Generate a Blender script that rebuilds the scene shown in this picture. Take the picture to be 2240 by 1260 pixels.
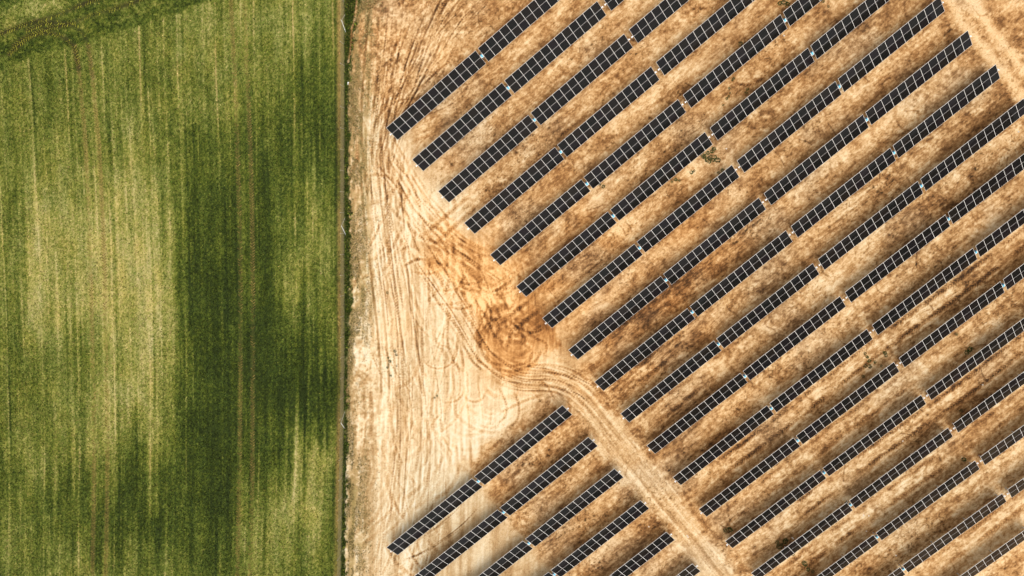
import bpy, bmesh, math, random
import numpy as np
from mathutils import Matrix, Vector

random.seed(7)
rng = np.random.default_rng(7)
for o in list(bpy.data.objects):
    bpy.data.objects.remove(o)
scene = bpy.context.scene
col = scene.collection
R = math.radians

# ------------------------------------------------------------------ camera
CAM_H = 105.279
RX, RY = 0.0723212, -0.0960913
FPX = 1951.47
rot = (Matrix.Rotation(RX, 3, 'X') @ Matrix.Rotation(RY, 3, 'Y')).transposed()
cam_data = bpy.data.cameras.new('camera')
cam_data.sensor_width = 36
cam_data.lens = FPX * 36 / 2240
cam_data.clip_start = 1
cam_data.clip_end = 9000
cam = bpy.data.objects.new('camera', cam_data)
col.objects.link(cam)
cam.matrix_world = Matrix.Translation((0, 0, CAM_H)) @ rot.to_4x4()
scene.camera = cam

# ------------------------------------------------------------------ light
YAW = 0.68960733                       # direction of the tracker rows
SUN_EL = R(74)
sun_az = YAW - math.pi / 2 + R(6)      # the trackers face the sun
sd = Vector((math.cos(sun_az) * math.cos(SUN_EL), math.sin(sun_az) * math.cos(SUN_EL), math.sin(SUN_EL)))
world = bpy.data.worlds.new('World')
scene.world = world
world.use_nodes = True
wn = world.node_tree.nodes
wl = world.node_tree.links
sky = wn.new('ShaderNodeTexSky')
sky.sky_type = 'NISHITA'
sky.sun_disc = False
sky.sun_elevation = SUN_EL
sky.sun_rotation = math.pi / 2 - sun_az
sky.air_density = 1.0
sky.dust_density = 4.0
sky.ozone_density = 1.0
hs = wn.new('ShaderNodeHueSaturation')
hs.inputs['Saturation'].default_value = 0.05
wl.new(sky.outputs[0], hs.inputs['Color'])
bg = wn['Background']
wl.new(hs.outputs[0], bg.inputs['Color'])
bg.inputs['Strength'].default_value = 0.15
sl = bpy.data.lights.new('sun', 'SUN')
sl.energy = 0.7
sl.angle = R(36)
sl.color = (1.0, 0.945, 0.86)
so = bpy.data.objects.new('sun', sl)
col.objects.link(so)
so.rotation_euler = sd.to_track_quat('Z', 'Y').to_euler()
so.location = sd * 200
vs = scene.view_settings
vs.view_transform = 'Standard'
vs.look = 'None'
vs.gamma = 1
vs.use_curve_mapping = False
vs.exposure = 0.82
scene.render.engine = 'CYCLES'

# ------------------------------------------------------------------ helpers
RN = np.array(rot)


def at(px, py, z=0.0):
    """a spot of the survey grid (drone frame) as a place on the ground, metres"""
    px = np.asarray(px, float)
    py = np.asarray(py, float)
    d = np.stack([(px - 1120) / FPX, (630 - py) / FPX, -np.ones_like(px)], -1) @ RN.T
    t = (z - CAM_H) / d[..., 2]
    return d[..., 0] * t, d[..., 1] * t


def pts(seq):
    a = np.array(seq, float)
    x, y = at(a[:, 0], a[:, 1])
    return np.stack([x, y], -1)


_tabs = {}


def vnoise(x, y, seed):
    if seed not in _tabs:
        _tabs[seed] = np.random.default_rng(1000 + seed).random((256, 256)).astype(np.float32)
    t = _tabs[seed]
    xf = np.floor(x)
    yf = np.floor(y)
    fx = (x - xf).astype(np.float32)
    fy = (y - yf).astype(np.float32)
    xi = xf.astype(np.int64) & 255
    yi = yf.astype(np.int64) & 255
    x1 = (xi + 1) & 255
    y1 = (yi + 1) & 255
    fx = fx * fx * fx * (fx * (fx * 6 - 15) + 10)
    fy = fy * fy * fy * (fy * (fy * 6 - 15) + 10)
    a = t[yi, xi] * (1 - fx) + t[yi, x1] * fx
    b = t[y1, xi] * (1 - fx) + t[y1, x1] * fx
    return a * (1 - fy) + b * fy


def fbm(x, y, seed, octaves=4, gain=0.55):
    s = 0
    w = 1.0
    tot = 0
    c, n = math.cos(0.6), math.sin(0.6)
    for k in range(octaves):
        s = s + w * vnoise(x, y, seed + k)
        tot += w
        x, y = (x * c - y * n) * 2.03 + 17.3, (x * n + y * c) * 2.03 + 5.1
        w *= gain
    return s / tot - 0.5            # about -0.35 .. 0.35


def fbma(x, y, seed, octaves=4, gain=0.55):
    """fractal noise that keeps its axes (for streaks)"""
    s = 0
    w = 1.0
    tot = 0
    for k in range(octaves):
        s = s + w * vnoise(x, y, seed + k)
        tot += w
        x, y = x * 2.03 + 17.3, y * 2.03 + 5.1
        w *= gain
    return s / tot - 0.5


def sstep(a, b, x):
    t = np.clip((x - a) / (b - a), 0, 1)
    return t * t * (3 - 2 * t)


def catmull(P, per=8):
    P = np.asarray(P, float)
    Q = np.vstack([2 * P[0] - P[1], P, 2 * P[-1] - P[-2]])
    out = []
    for i in range(1, len(Q) - 2):
        for t in np.linspace(0, 1, per, endpoint=False):
            a, b, c, d = Q[i - 1], Q[i], Q[i + 1], Q[i + 2]
            out.append(0.5 * (2 * b + (c - a) * t + (2 * a - 5 * b + 4 * c - d) * t * t + (3 * b - a - 3 * c + d) * t ** 3))
    out.append(P[-1])
    return np.array(out)


def offset_line(P, off):
    T = np.gradient(P, axis=0)
    T /= np.linalg.norm(T, axis=1)[:, None] + 1e-9
    N = np.stack([-T[:, 1], T[:, 0]], -1)
    return P + N * np.asarray(off).reshape(-1, 1)


def line_dist(X, Y, P, maxd):
    """signed distance, arc length, index mask for points within maxd of polyline"""
    lo = P.min(0) - maxd
    hi = P.max(0) + maxd
    m = np.nonzero((X > lo[0]) & (X < hi[0]) & (Y > lo[1]) & (Y < hi[1]))[0]
    best = np.full(len(m), 1e9, np.float32)
    sgn = np.zeros(len(m), np.float32)
    arc = np.zeros(len(m), np.float32)
    xs, ys = X[m], Y[m]
    acc = 0.0
    for i in range(len(P) - 1):
        a, b = P[i], P[i + 1]
        d = b - a
        L = math.hypot(*d) + 1e-9
        near = (xs > min(a[0], b[0]) - maxd) & (xs < max(a[0], b[0]) + maxd) & (ys > min(a[1], b[1]) - maxd) & (ys < max(a[1], b[1]) + maxd)
        k = np.nonzero(near)[0]
        if len(k):
            rx, ry = xs[k] - a[0], ys[k] - a[1]
            t = np.clip((rx * d[0] + ry * d[1]) / (L * L), 0, 1)
            ex, ey = rx - t * d[0], ry - t * d[1]
            e = np.hypot(ex, ey)
            up = e < best[k]
            kk = k[up]
            best[kk] = e[up]
            sgn[kk] = np.sign(d[0] * ry - d[1] * rx)[up]
            arc[kk] = (acc + t * L)[up]
        acc += L
    ok = best < maxd
    return m[ok], (best * sgn)[ok], arc[ok], acc


def lin(c):
    c = np.asarray(c, np.float32) / 255.0
    return np.where(c <= 0.04045, c / 12.92, ((c + 0.055) / 1.055) ** 2.4)


def ramp(t, stops):
    pos = [s[0] for s in stops]
    cs = np.array([s[1] for s in stops], np.float32)
    return np.stack([np.interp(t, pos, cs[:, k]) for k in range(3)], -1).astype(np.float32)


def grid_axis(lo, hi, step, far_lo, far_hi, grow=1.35):
    a = list(np.arange(lo, hi + step * 0.5, step))
    if far_hi is not None:
        s, v = step, a[-1]
        while v < far_hi:
            s *= grow
            v += s
            a.append(v)
    b = []
    if far_lo is not None:
        s, v = step, lo
        while v > far_lo:
            s *= grow
            v -= s
            b.append(v)
    return np.array(b[::-1] + a, np.float64)


def mesh_from(name, co, faces_flat, nper, colors=None, smooth=True):
    me = bpy.data.meshes.new(name)
    n = len(co)
    nf = len(faces_flat) // nper
    me.vertices.add(n)
    me.vertices.foreach_set('co', np.ascontiguousarray(co, np.float32).ravel())
    me.loops.add(len(faces_flat))
    me.loops.foreach_set('vertex_index', np.ascontiguousarray(faces_flat, np.int32))
    me.polygons.add(nf)
    me.polygons.foreach_set('loop_start', np.arange(0, nf * nper, nper, dtype=np.int32))
    me.polygons.foreach_set('loop_total', np.full(nf, nper, np.int32))
    if colors is not None:
        at_ = me.color_attributes.new('tint', 'FLOAT_COLOR', 'POINT')
        c4 = np.ones((n, 4), np.float32)
        c4[:, :3] = colors
        at_.data.foreach_set('color', c4.ravel())
    me.update(calc_edges=True)
    me.polygons.foreach_set('use_smooth', np.full(nf, smooth, bool))
    me.validate()
    return me


def grid_mesh(name, X, Y, Z, colors):
    ny, nx = X.shape
    i = np.arange(ny * nx, dtype=np.int32).reshape(ny, nx)
    f = np.stack([i[:-1, :-1], i[:-1, 1:], i[1:, 1:], i[1:, :-1]], -1).reshape(-1)
    co = np.stack([X, Y, Z], -1).reshape(-1, 3)
    return mesh_from(name, co, f, 4, colors.reshape(-1, 3))


def link(name, me, parent=None, mat=None):
    o = bpy.data.objects.new(name, me)
    col.objects.link(o)
    if parent:
        o.parent = parent
    if mat and me:
        me.materials.append(mat)
    return o


def tag(o, label=None, cat=None, group=None, kind=None):
    if label:
        o['label'] = label
    if cat:
        o['category'] = cat
    if group:
        o['group'] = group
    if kind:
        o['kind'] = kind
    return o


# ------------------------------------------------------------------ materials
def mat_new(name):
    m = bpy.data.materials.new(name)
    m.use_nodes = True
    return m, m.node_tree.nodes, m.node_tree.links, m.node_tree.nodes['Principled BSDF']


def mat_tint(name, rough=0.95, grain=0.25, scale=22.0, bump=0.0, trans=0.0):
    """surface whose own colour sits in the 'tint' attribute, broken up by fine noise"""
    m, n, l, b = mat_new(name)
    a = n.new('ShaderNodeAttribute')
    a.attribute_name = 'tint'
    tc = n.new('ShaderNodeNewGeometry')
    nz = n.new('ShaderNodeTexNoise')
    nz.inputs['Scale'].default_value = scale
    nz.inputs['Detail'].default_value = 3
    nz.inputs['Roughness'].default_value = 0.7
    l.new(tc.outputs['Position'], nz.inputs['Vector'])
    mr = n.new('ShaderNodeMapRange')
    mr.inputs['From Min'].default_value = 0.25
    mr.inputs['From Max'].default_value = 0.75
    mr.inputs['To Min'].default_value = 1 - grain
    mr.inputs['To Max'].default_value = 1 + grain
    l.new(nz.outputs['Fac'], mr.inputs['Value'])
    mul = n.new('ShaderNodeVectorMath')
    mul.operation = 'SCALE'
    l.new(a.outputs['Color'], mul.inputs[0])
    l.new(mr.outputs['Result'], mul.inputs['Scale'])
    l.new(mul.outputs[0], b.inputs['Base Color'])
    b.inputs['Roughness'].default_value = rough
    b.inputs['Specular IOR Level'].default_value = 0.15
    if bump:
        bp = n.new('ShaderNodeBump')
        bp.inputs['Strength'].default_value = bump
        bp.inputs['Distance'].default_value = 0.05
        l.new(nz.outputs['Fac'], bp.inputs['Height'])
        l.new(bp.outputs['Normal'], b.inputs['Normal'])
    return m


def mat_plain(name, colr, rough=0.5, metal=0.0, vary=0.08, scale=6.0, spec=0.5):
    m, n, l, b = mat_new(name)
    tc = n.new('ShaderNodeTexCoord')
    nz = n.new('ShaderNodeTexNoise')
    nz.inputs['Scale'].default_value = scale
    nz.inputs['Detail'].default_value = 4
    l.new(tc.outputs['Object'], nz.inputs['Vector'])
    mx = n.new('ShaderNodeMix')
    mx.data_type = 'RGBA'
    c = Vector(colr)
    mx.inputs[6].default_value = (*(c * (1 - vary)), 1)
    mx.inputs[7].default_value = (*(c * (1 + vary)), 1)
    l.new(nz.outputs['Fac'], mx.inputs[0])
    l.new(mx.outputs[2], b.inputs['Base Color'])
    b.inputs['Roughness'].default_value = rough
    b.inputs['Metallic'].default_value = metal
    b.inputs['Specular IOR Level'].default_value = spec
    return m


M_SOIL = mat_tint('soil', grain=0.22, scale=9, bump=0.6)
M_FIELD = mat_tint('field_soil', grain=0.25, scale=14, bump=0.5)
M_LEAF = mat_tint('crop_leaf', rough=0.75, grain=0.2, scale=9)
M_STEEL = mat_plain('galvanised_steel', (0.62, 0.62, 0.60), 0.45, 0.6, 0.1, 3)
M_WHITE = mat_plain('white_cap', (0.82, 0.81, 0.78), 0.45, 0, 0.05)
M_FRAME = mat_plain('panel_frame', (0.66, 0.62, 0.57), 0.45, 0.0, 0.06, 2)
M_BAR = mat_plain('panel_midbar', (0.30, 0.27, 0.255), 0.5, 0.0, 0.06, 2)
M_BACK = mat_plain('panel_back', (0.10, 0.10, 0.105), 0.6, 0, 0.05)
M_DRIVE = mat_plain('drive_housing', (0.03, 0.10, 0.16), 0.4, 0, 0.2)
M_CYAN = mat_plain('controller_cell', (0.12, 0.46, 0.58), 0.25, 0, 0.5, 14)
M_WIRE = mat_plain('fence_wire', (0.27, 0.21, 0.11), 0.7, 0.0, 0.15)
M_POST = mat_plain('fence_post', (0.42, 0.38, 0.30), 0.6, 0.0, 0.15)
M_STONE = mat_plain('pale_stone', (0.52, 0.46, 0.38), 0.9, 0, 0.2, 9)

# cell glass: dark blue-black silicon under glass, six columns of cells with pale gaps
M_GLASS, n, l, b = mat_new('cell_glass')
tc = n.new('ShaderNodeTexCoord')
sx = n.new('ShaderNodeSeparateXYZ')
l.new(tc.outputs['Object'], sx.inputs[0])
mm = n.new('ShaderNodeMath')
mm.operation = 'MULTIPLY_ADD'
mm.inputs[1].default_value = 6 / 0.954
mm.inputs[2].default_value = 60.0
l.new(sx.outputs['X'], mm.inputs[0])
fr = n.new('ShaderNodeMath')
fr.operation = 'FRACT'
l.new(mm.outputs[0], fr.inputs[0])
pp = n.new('ShaderNodeMath')
pp.operation = 'PINGPONG'
pp.inputs[1].default_value = 0.5
l.new(fr.outputs[0], pp.inputs[0])
gap = n.new('ShaderNodeMapRange')
gap.inputs['From Min'].default_value = 0.10
gap.inputs['From Max'].default_value = 0.02
gap.inputs['To Min'].default_value = 0.0
gap.inputs['To Max'].default_value = 1.0
l.new(pp.outputs[0], gap.inputs['Value'])
oi = n.new('ShaderNodeObjectInfo')
cr = n.new('ShaderNodeValToRGB')
cr.color_ramp.elements[0].color = (0.0055, 0.0050, 0.0044, 1)
cr.color_ramp.elements[1].color = (0.0088, 0.0066, 0.0072, 1)
for p_, c_ in ((0.3, (0.0050, 0.0055, 0.0050, 1)), (0.55, (0.0094, 0.0072, 0.0055, 1)), (0.8, (0.0055, 0.0055, 0.0060, 1))):
    e = cr.color_ramp.elements.new(p_)
    e.color = c_
l.new(oi.outputs['Random'], cr.inputs['Fac'])
mx = n.new('ShaderNodeMix')
mx.data_type = 'RGBA'
l.new(gap.outputs['Result'], mx.inputs[0])
l.new(cr.outputs['Color'], mx.inputs[6])
mx.inputs[7].default_value = (0.030, 0.025, 0.021, 1)
l.new(mx.outputs[2], b.inputs['Base Color'])
b.inputs['Roughness'].default_value = 0.08
b.inputs['IOR'].default_value = 1.33
b.inputs['Specular IOR Level'].default_value = 0.20

# ------------------------------------------------------------------ fence line / sheet axes
fence_px = [(752.5, -120), (752.8, 0), (753, 200), (752.6, 450), (753, 640), (753.2, 800), (751.5, 920), (749.3, 1040), (747, 1160), (745, 1260), (742, 1380)]
FL = pts(fence_px)
FL = FL[np.argsort(FL[:, 1])]


def fence_x(y):
    y = np.asarray(y, float)
    yc = np.clip(y, FL[0, 1], FL[-1, 1])
    return np.interp(yc, FL[:, 1], FL[:, 0])


ca, sa = math.cos(YAW), math.sin(YAW)


def uv(X, Y):
    """row coordinates: u along the tracker rows, v across them"""
    return X * ca + Y * sa, -X * sa + Y * ca


ROW_S, U0, V0 = 4.781931, -11.98328, 23.42446
KSOIL = 0.60          # share of light that the palest soil gives back

# ------------------------------------------------------------------ bare soil
ys = grid_axis(-48.5, 31.0, 0.10, -1500, 1500)
gx = grid_axis(0.0, 82.0, 0.10, None, 1500)
GX, GY = np.meshgrid(gx, ys)
X = (GX + fence_x(GY)).ravel()
Y = GY.ravel()
D = GX.ravel()                                  # distance from the fence
U, V = uv(X, Y)


def blob(X, Y, px, py, rx, ry, ang=0.0):
    """soft patch: radii in metres, angle in degrees"""
    cx, cy = at(px, py)
    a = R(ang)
    dx, dy = X - cx, Y - cy
    p = (dx * math.cos(a) + dy * math.sin(a)) / rx
    q = (-dx * math.sin(a) + dy * math.cos(a)) / ry
    return np.exp(-(p * p + q * q))


wx = fbm(X / 3.0, Y / 3.0, 11, 3) * 2.2
wy = fbm(X / 3.0 + 40, Y / 3.0, 15, 3) * 2.2
Xw, Yw = X + wx, Y + wy
Uw, Vw = uv(Xw, Yw)

# how far inside the panelled ground
inrow = sstep(-1.5, 4.0, U - U0 + wx)
sw = (V < V0 - 8 * ROW_S + 3.2)
inrow = np.maximum(inrow, sstep(-32.5, -29.0, U + wx) * sstep(V0 - 8 * ROW_S + 3.6, V0 - 8 * ROW_S + 1.8, Vw))

dark = np.full(X.shape, 0.19, np.float32)
red = np.zeros(X.shape, np.float32)
grn = np.zeros(X.shape, np.float32)
hgt = (fbm(X / 7, Y / 7, 21, 3) * 0.10 + fbm(X / 0.9, Y / 0.9, 25, 3) * 0.05).astype(np.float32)

n1 = fbma(Uw / 9.0, Vw / 3.2, 31, 6, 0.66)
n2 = fbma(Uw / 3.2, Vw / 1.7, 37, 5, 0.7)
n3 = fbm(X / 1.1, Y / 1.1, 43, 4, 0.65)
n4 = fbm(X / 14, Y / 14, 47, 3)
n5 = fbm(X / 0.42, Y / 0.42, 49, 2, 0.9)
n6 = np.abs(fbm(X / 0.8, Y / 0.8, 57, 3, 0.7)) - 0.08
n7 = fbma((U + 0.6 * wx) / 2.2, (V + 0.25 * wy) / 0.24, 59, 4, 0.8)
n8 = fbm(X / 0.22, Y / 0.22, 63, 2, 0.9)
dark += inrow * (0.23 + 0.20 * n1 + 0.26 * n2 + 0.12 * n4 + 0.46 * n7 + 0.26 * n8)
dark -= 0.07 * blob(X, Y, 1950, 1000, 30, 22)  # soil colour lightened over this region to offset the shade around the panels
pa = fbma(Uw / 7.0, Vw / 2.6, 185, 7, 0.68)
dark -= inrow * 0.07 * sstep(0.03, 0.10, pa) * (1 + 1.5 * n5)
pb = fbma(Uw / 6.0 + 30, Vw / 2.2, 193, 7, 0.70)
dark += inrow * 0.08 * sstep(0.05, 0.12, pb) * (1 + 1.5 * n5)
dark += (0.12 + 0.28 * inrow) * n3 + (0.13 + 0.22 * inrow) * n5 - (0.10 + 0.40 * inrow) * n6
# browner band along the high-edge side of each row, broken up by noise
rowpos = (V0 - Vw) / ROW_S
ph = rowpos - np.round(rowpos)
brown_band = np.exp(-((ph + 0.33) / 0.14) ** 2)
dark += inrow * brown_band * (0.00 + 0.22 * np.clip(n1 + 0.12, 0, 1))
pale_lane = np.exp(-((ph - 0.32) / 0.12) ** 2)
dark -= inrow * pale_lane * (0.02 + 0.2 * np.clip(-n1 + 0.1, 0, 1))
red += 0.62 * inrow + 0.02 + 0.6 * fbm(X / 6, Y / 6, 53, 3)

# the pale worked strip between fence and panels: streaks along the fence
left = 1 - inrow
st1 = fbma(D / 0.5, Y / 9.0, 61, 4, 0.65)
st2 = fbma(D / 1.6, Y / 14.0, 67, 3, 0.6)
dark += left * (0.46 * st1 + 0.34 * st2 + 0.07)
for (px, py, rx_, ry_, an, amp) in [
    (1010, 740, 4.5, 8.5, 0, -0.14), (930, 980, 5, 8, 0, -0.08), (1090, 960, 5, 5, 0, -0.10), (880, 620, 3, 8, 0, -0.10),
    (965, 415, 4.5, 2.5, 40, -0.30), (1030, 400, 4.0, 1.8, 40, -0.22), (950, 80, 3, 4, -30, -0.20), (880, 420, 3, 5, 0, -0.1),
    (900, 60, 5, 6, 0, -0.10), (860, 200, 4, 6, 0, -0.06),
    (1200, 680, 5, 1.4, 36, 0.14), (1060, 600, 3.6, 1.6, -35, 0.05), (1000, 545, 2.2, 1.3, -30, 0.14),
    (1150, 832, 4.0, 0.9, 0, 0.22), (1188, 785, 1.5, 1.9, 0, -0.34), (1045, 680, 1.0, 1.8, 20, -0.25),
    (1205, 930, 5.0, 3.6, 38, 0.04), (1000, 1120, 6, 4, 38, 0.02),
    (1560, 560, 7, 1.6, 37, 0.42), (1460, 640, 6, 1.5, 37, 0.34), (1330, 735, 5, 1.6, 37, 0.34), (1420, 800, 5, 1.3, 37, 0.36), (1210, 600, 4, 1.5, 36, 0.22),
    (1650, 640, 4, 1.4, 37, 0.16), (1490, 720, 4, 1.5, 37, 0.28), (1530, 890, 5, 1.5, 37, 0.30), (1570, 970, 4.5, 1.4, 37, 0.26),
    (1735, 1050, 5, 1.6, 35, 0.24), (1800, 930, 6, 1.4, 36, 0.22), (1700, 1190, 4, 2.0, 35, 0.34), (1830, 1190, 4, 2, 35, 0.20),
    (1490, 185, 3.4, 1.3, 38, 0.26), (1370, 130, 3, 1.2, 38, 0.15), (1760, 170, 6, 1.3, 38, 0.22), (1900, 50, 6, 1.5, 38, 0.28), (2000, 150, 6, 1.6, 38, 0.20),
    (1980, 330, 6, 1.6, 37, 0.22), (1880, 440, 6, 1.6, 37, 0.24), (2090, 280, 6, 1.6, 37, 0.26), (2150, 420, 5, 2, 37, 0.22), (2020, 500, 5, 1.5, 37, 0.16),
    (2080, 620, 5, 1.4, 36, 0.22), (1960, 740, 5, 1.3, 36, 0.20), (2150, 700, 5, 1.5, 36, 0.22), (2050, 960, 6, 1.5, 35, 0.20), (2180, 850, 5, 1.5, 36, 0.18),
    (1330, 560, 3.5, 1.4, 37, 0.18), (1600, 470, 5, 1.2, 37, 0.16), (1250, 380, 4, 1.3, 38, 0.14), (1190, 200, 3, 1.4, 38, 0.16), (1080, 165, 2.0, 1.0, 38, 0.18),
    (1010, 20, 2.5, 1.8, 38, 0.10), (980, 1210, 4, 1.2, 38, 0.26), (1040, 1130, 3, 1.2, 38, 0.26), (1110, 990, 5, 1.0, 39, 0.14), (1180, 1060, 4, 1.2, 39, 0.20),
    (1430, 1150, 2.6, 1.2, 37, 0.30), (1290, 1090, 4, 1.2, 38, 0.16), (1160, 1240, 4, 1.2, 38, 0.22),
    (1368, 505, 1.3, 0.9, 0, -0.42), (1160, 330, 2.4, 1.4, 38, -0.14), (1850, 680, 3.0, 0.9, 37, -0.34), (1990, 830, 4, 1.0, 36, -0.24), (1560, 1040, 1.3, 0.8, 0, -0.40),
    (1460, 1003, 1.0, 0.6, 0, -0.36), (1430, 1130, 1.3, 0.7, 20, -0.42), (1330, 1195, 3.5, 0.9, 37, -0.34), (1560, 1155, 1.0, 0.8, 0, -0.36), (1620, 1000, 3, 0.9, 36, -0.22),
    (1530, 830, 3.0, 1.0, 37, -0.22), (1600, 790, 3, 1.0, 37, -0.22), (1380, 600, 3.5, 1.0, 37, -0.16), (1430, 560, 3, 0.9, 37, -0.2), (1560, 620, 3, 0.8, 37, -0.12),
    (1700, 390, 4, 1.0, 37, -0.16), (1640, 340, 3, 0.9, 37, -0.18), (1500, 60, 4, 1.1, 38, -0.18), (1400, 200, 4, 1.0, 38, -0.16), (1330, 300, 4, 1.0, 38, -0.14),
    (2060, 130, 3, 0.9, 37, -0.18), (1980, 240, 4, 1.0, 37, -0.20), (1870, 330, 4, 1.0, 37, -0.16), (2080, 230, 3, 1.1, 37, -0.22), (2200, 500, 4, 1.0, 36, -0.2),
    (1760, 640, 3, 1.0, 37, -0.16), (1650, 730, 4, 1.0, 37, -0.18), (2180, 1010, 4, 1.0, 35, -0.16), (2210, 1150, 4, 1.4, 35, -0.24), (2120, 1180, 4, 1.0, 35, -0.2),
    (1100, 900, 3, 3, 0, -0.12), (1150, 940, 3, 2, 0, -0.10),
]:
    bl = blob(Xw, Yw, px, py, rx_ * 1.15, ry_ * 1.15, an)
    dark += amp * 0.45 * bl * (1 + 2.2 * n2 + 1.5 * n7)
for (px, py, rx_, ry_, an, amp) in [
    (1040, 560, 6, 4, -30, 0.55), (1090, 640, 5, 4, 0, 0.6), (1130, 740, 6, 4, 30, 0.55), (1400, 690, 12, 5, 38, 0.5), (1300, 560, 10, 5, 38, 0.25),
    (1066, 636, 0.8, 0.6, 0, 1.3), (950, 585, 1.2, 0.8, 0, 0.8), (1150, 830, 5, 2.5, 0, 0.3), (1000, 200, 10, 10, 0, -0.2), (2000, 500, 24, 26, 0, -0.28),
    (1900, 1100, 24, 12, 35, -0.22), (900, 1100, 6, 10, 0, -0.4), (960, 130, 2, 2, 0, 0.2), (1500, 560, 10, 5, 38, 0.25)]:
    red += amp * blob(Xw, Yw, px, py, rx_, ry_, an)

# --- churned earth between the turning place and the row ends
ch_ln = catmull(pts([(905, 500), (985, 550), (1045, 590), (1085, 640), (1110, 700)]), 8)
k, sd_, arc, L_ = line_dist(X, Y, ch_ln, 6.0)
chw = (1 - sstep(1.5, 4.6, np.abs(sd_) + 4.0 * fbm(X[k] / 2.0, Y[k] / 2.0, 201, 4, 0.65))) * sstep(0, 4, arc)
tb = fbm((X[k] + 1.6 * wx[k]) / 1.3, (Y[k] + 1.6 * wy[k]) / 1.3, 205, 4, 0.68)
ta = fbma(sd_ / 0.4 + 2 * wx[k], arc / 2.6, 209, 3, 0.7)
dark[k] += chw * (0.07 + 0.70 * tb + 0.55 * ta)
red[k] += chw * 0.65
hgt[k] += chw * (0.16 * tb + 0.08 * ta)

# --- turning place: a churned disc of redder earth at the head of the road
tx, ty = at(1128, 742)
rr_ = np.hypot((X - tx) * 0.95, (Y - ty) * 1.05)
aa_ = np.arctan2(Y - ty, X - tx)
edge = 4.5 + 1.8 * fbm(X / 1.2, Y / 1.2, 107, 4, 0.7) + 0.35 * np.sin(aa_ * 3 + 1)
disc = 1 - sstep(-0.25, 0.3, rr_ - edge)
disc *= 1 - 0.8 * blob(X, Y, 1190, 790, 1.7, 2.0)
swirl = fbma(rr_ / 0.26, aa_ * rr_ / 2.2, 108, 3, 0.75)
dark += disc * (0.22 + 0.42 * swirl + 0.2 * n3)
red += disc * 0.75
hgt += disc * 0.10 * swirl

# --- dirt road: graded pale ribbon
road = catmull(pts([(1190, 800), (1235, 845), (1290, 900), (1350, 975), (1420, 1062), (1500, 1158), (1590, 1265), (1700, 1400)]), 10)
k, sd_, arc, L_ = line_dist(X, Y, road, 4.5)
rd = np.abs(sd_) + fbm(X[k] / 2.4, Y[k] / 2.4, 71, 6, 0.72) * 3.6
w = (0.70 + 0.5 * np.clip(n4[k] + n3[k], -0.4, 0.4)) * (1 - sstep(1.3, 2.6, rd))
w *= sstep(0.5, 4.5, arc)
stk = fbma(sd_ / 0.36, arc / 9.0, 73, 4, 0.75)
dark[k] = dark[k] * (1 - w) + w * (0.22 + 0.95 * stk + 0.18 * n3[k] + 0.15 * n5[k])
red[k] = red[k] * (1 - w) + w * 0.12
hgt[k] = hgt[k] * (1 - w) + w * (-0.06 + 0.22 * stk)
shoulder = np.exp(-((rd - 2.6) / 0.45) ** 2)
dark[k] += 0.12 * shoulder * sstep(0.5, 4.5, arc)
hgt[k] += 0.05 * shoulder
road2 = catmull(pts([(2020, -120), (2085, -20), (2135, 55), (2190, 122), (2260, 205), (2330, 280)]), 10)
k, sd_, arc, L_ = line_dist(X, Y, road2, 5.0)
jit = fbm(X[k] / 2, Y[k] / 2, 77, 3) * 0.7
for off, ww in ((-0.95, 0.62), (1.05, 0.62)):
    w = np.exp(-((sd_ + jit - off) / ww) ** 2)
    dark[k] = dark[k] * (1 - 0.85 * w) + 0.85 * w * 0.12
    hgt[k] -= 0.05 * w
dark[k] += 0.14 * np.exp(-((sd_ + jit + 2.6) / 0.7) ** 2) + 0.14 * np.exp(-((sd_ + jit - 2.7) / 0.7) ** 2)

# --- wheel tracks: each a rut with two edges, a few carry lug marks
track_lines = []


def track(P, width=0.20, dd=0.16, depth=0.03, lug=0.0, fade=2.5, rd=0.0, pale=0.09):
    k, s, arc, L = line_dist(X, Y, P, width * 3)
    if not len(k):
        return
    e = np.abs(s) / width
    inner = np.exp(-e ** 2 * 1.2)
    rim = np.exp(-((e - 1.75) / 0.5) ** 2)
    f = sstep(0, fade, arc) * sstep(0, fade, L - arc)
    br = 0.1 + 1.4 * np.clip(vnoise(arc / 2.2 + 9 * dd * 100, s * 0 + width * 50, 81), 0, 1)
    f = f * np.clip(br, 0, 1.2)
    mark = inner * dd * 1.45
    if lug:
        mark = mark * (1 + lug * np.sign(np.sin((arc + np.abs(s) * 1.2) * 2 * math.pi / 0.34)))
    dark[k] += f * mark - f * rim * pale
    hgt[k] += f * (rim * depth * 0.6 - inner * depth)
    red[k] += f * inner * rd


def bundle(seq, n, spread, seed, dd=(0.08, 0.22), width=(0.07, 0.17), lug=0.75, rd=0.0, pinch=None):
    r = np.random.default_rng(seed)
    base = catmull(pts(seq), 9)
    t = np.linspace(0, 1, len(base))
    for i in range(int(n * 1.1)):
        a, b = r.uniform(-1, 1, 2) * spread
        wob = np.sin(t * r.uniform(3, 9) + r.uniform(0, 6)) * spread * 0.3
        off = a * (1 - t) + b * t + wob
        if pinch is not None:
            off = off * np.interp(t, np.linspace(0, 1, len(pinch)), pinch)
        ln_ = r.uniform(0.22, 0.75)
        st_ = r.uniform(-0.1, 1.05 - ln_)
        i0 = int(max(0, st_) * len(base))
        i1 = max(int(min(1.0, st_ + ln_) * len(base)), i0 + 4)
        P = offset_line(base, off)[i0:i1]
        d_ = r.uniform(*dd) * 0.72
        w_ = r.uniform(*width)
        track(P, w_, d_, 0.035, lug if r.random() < 0.6 else 0, rd=rd)
        if r.random() < 0.75:                      # the other wheel of the axle
            track(offset_line(P, 1.75 + 0 * t[i0:i1]), w_, d_ * r.uniform(0.6, 1.0), 0.03, lug if r.random() < 0.5 else 0, rd=rd)


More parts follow.
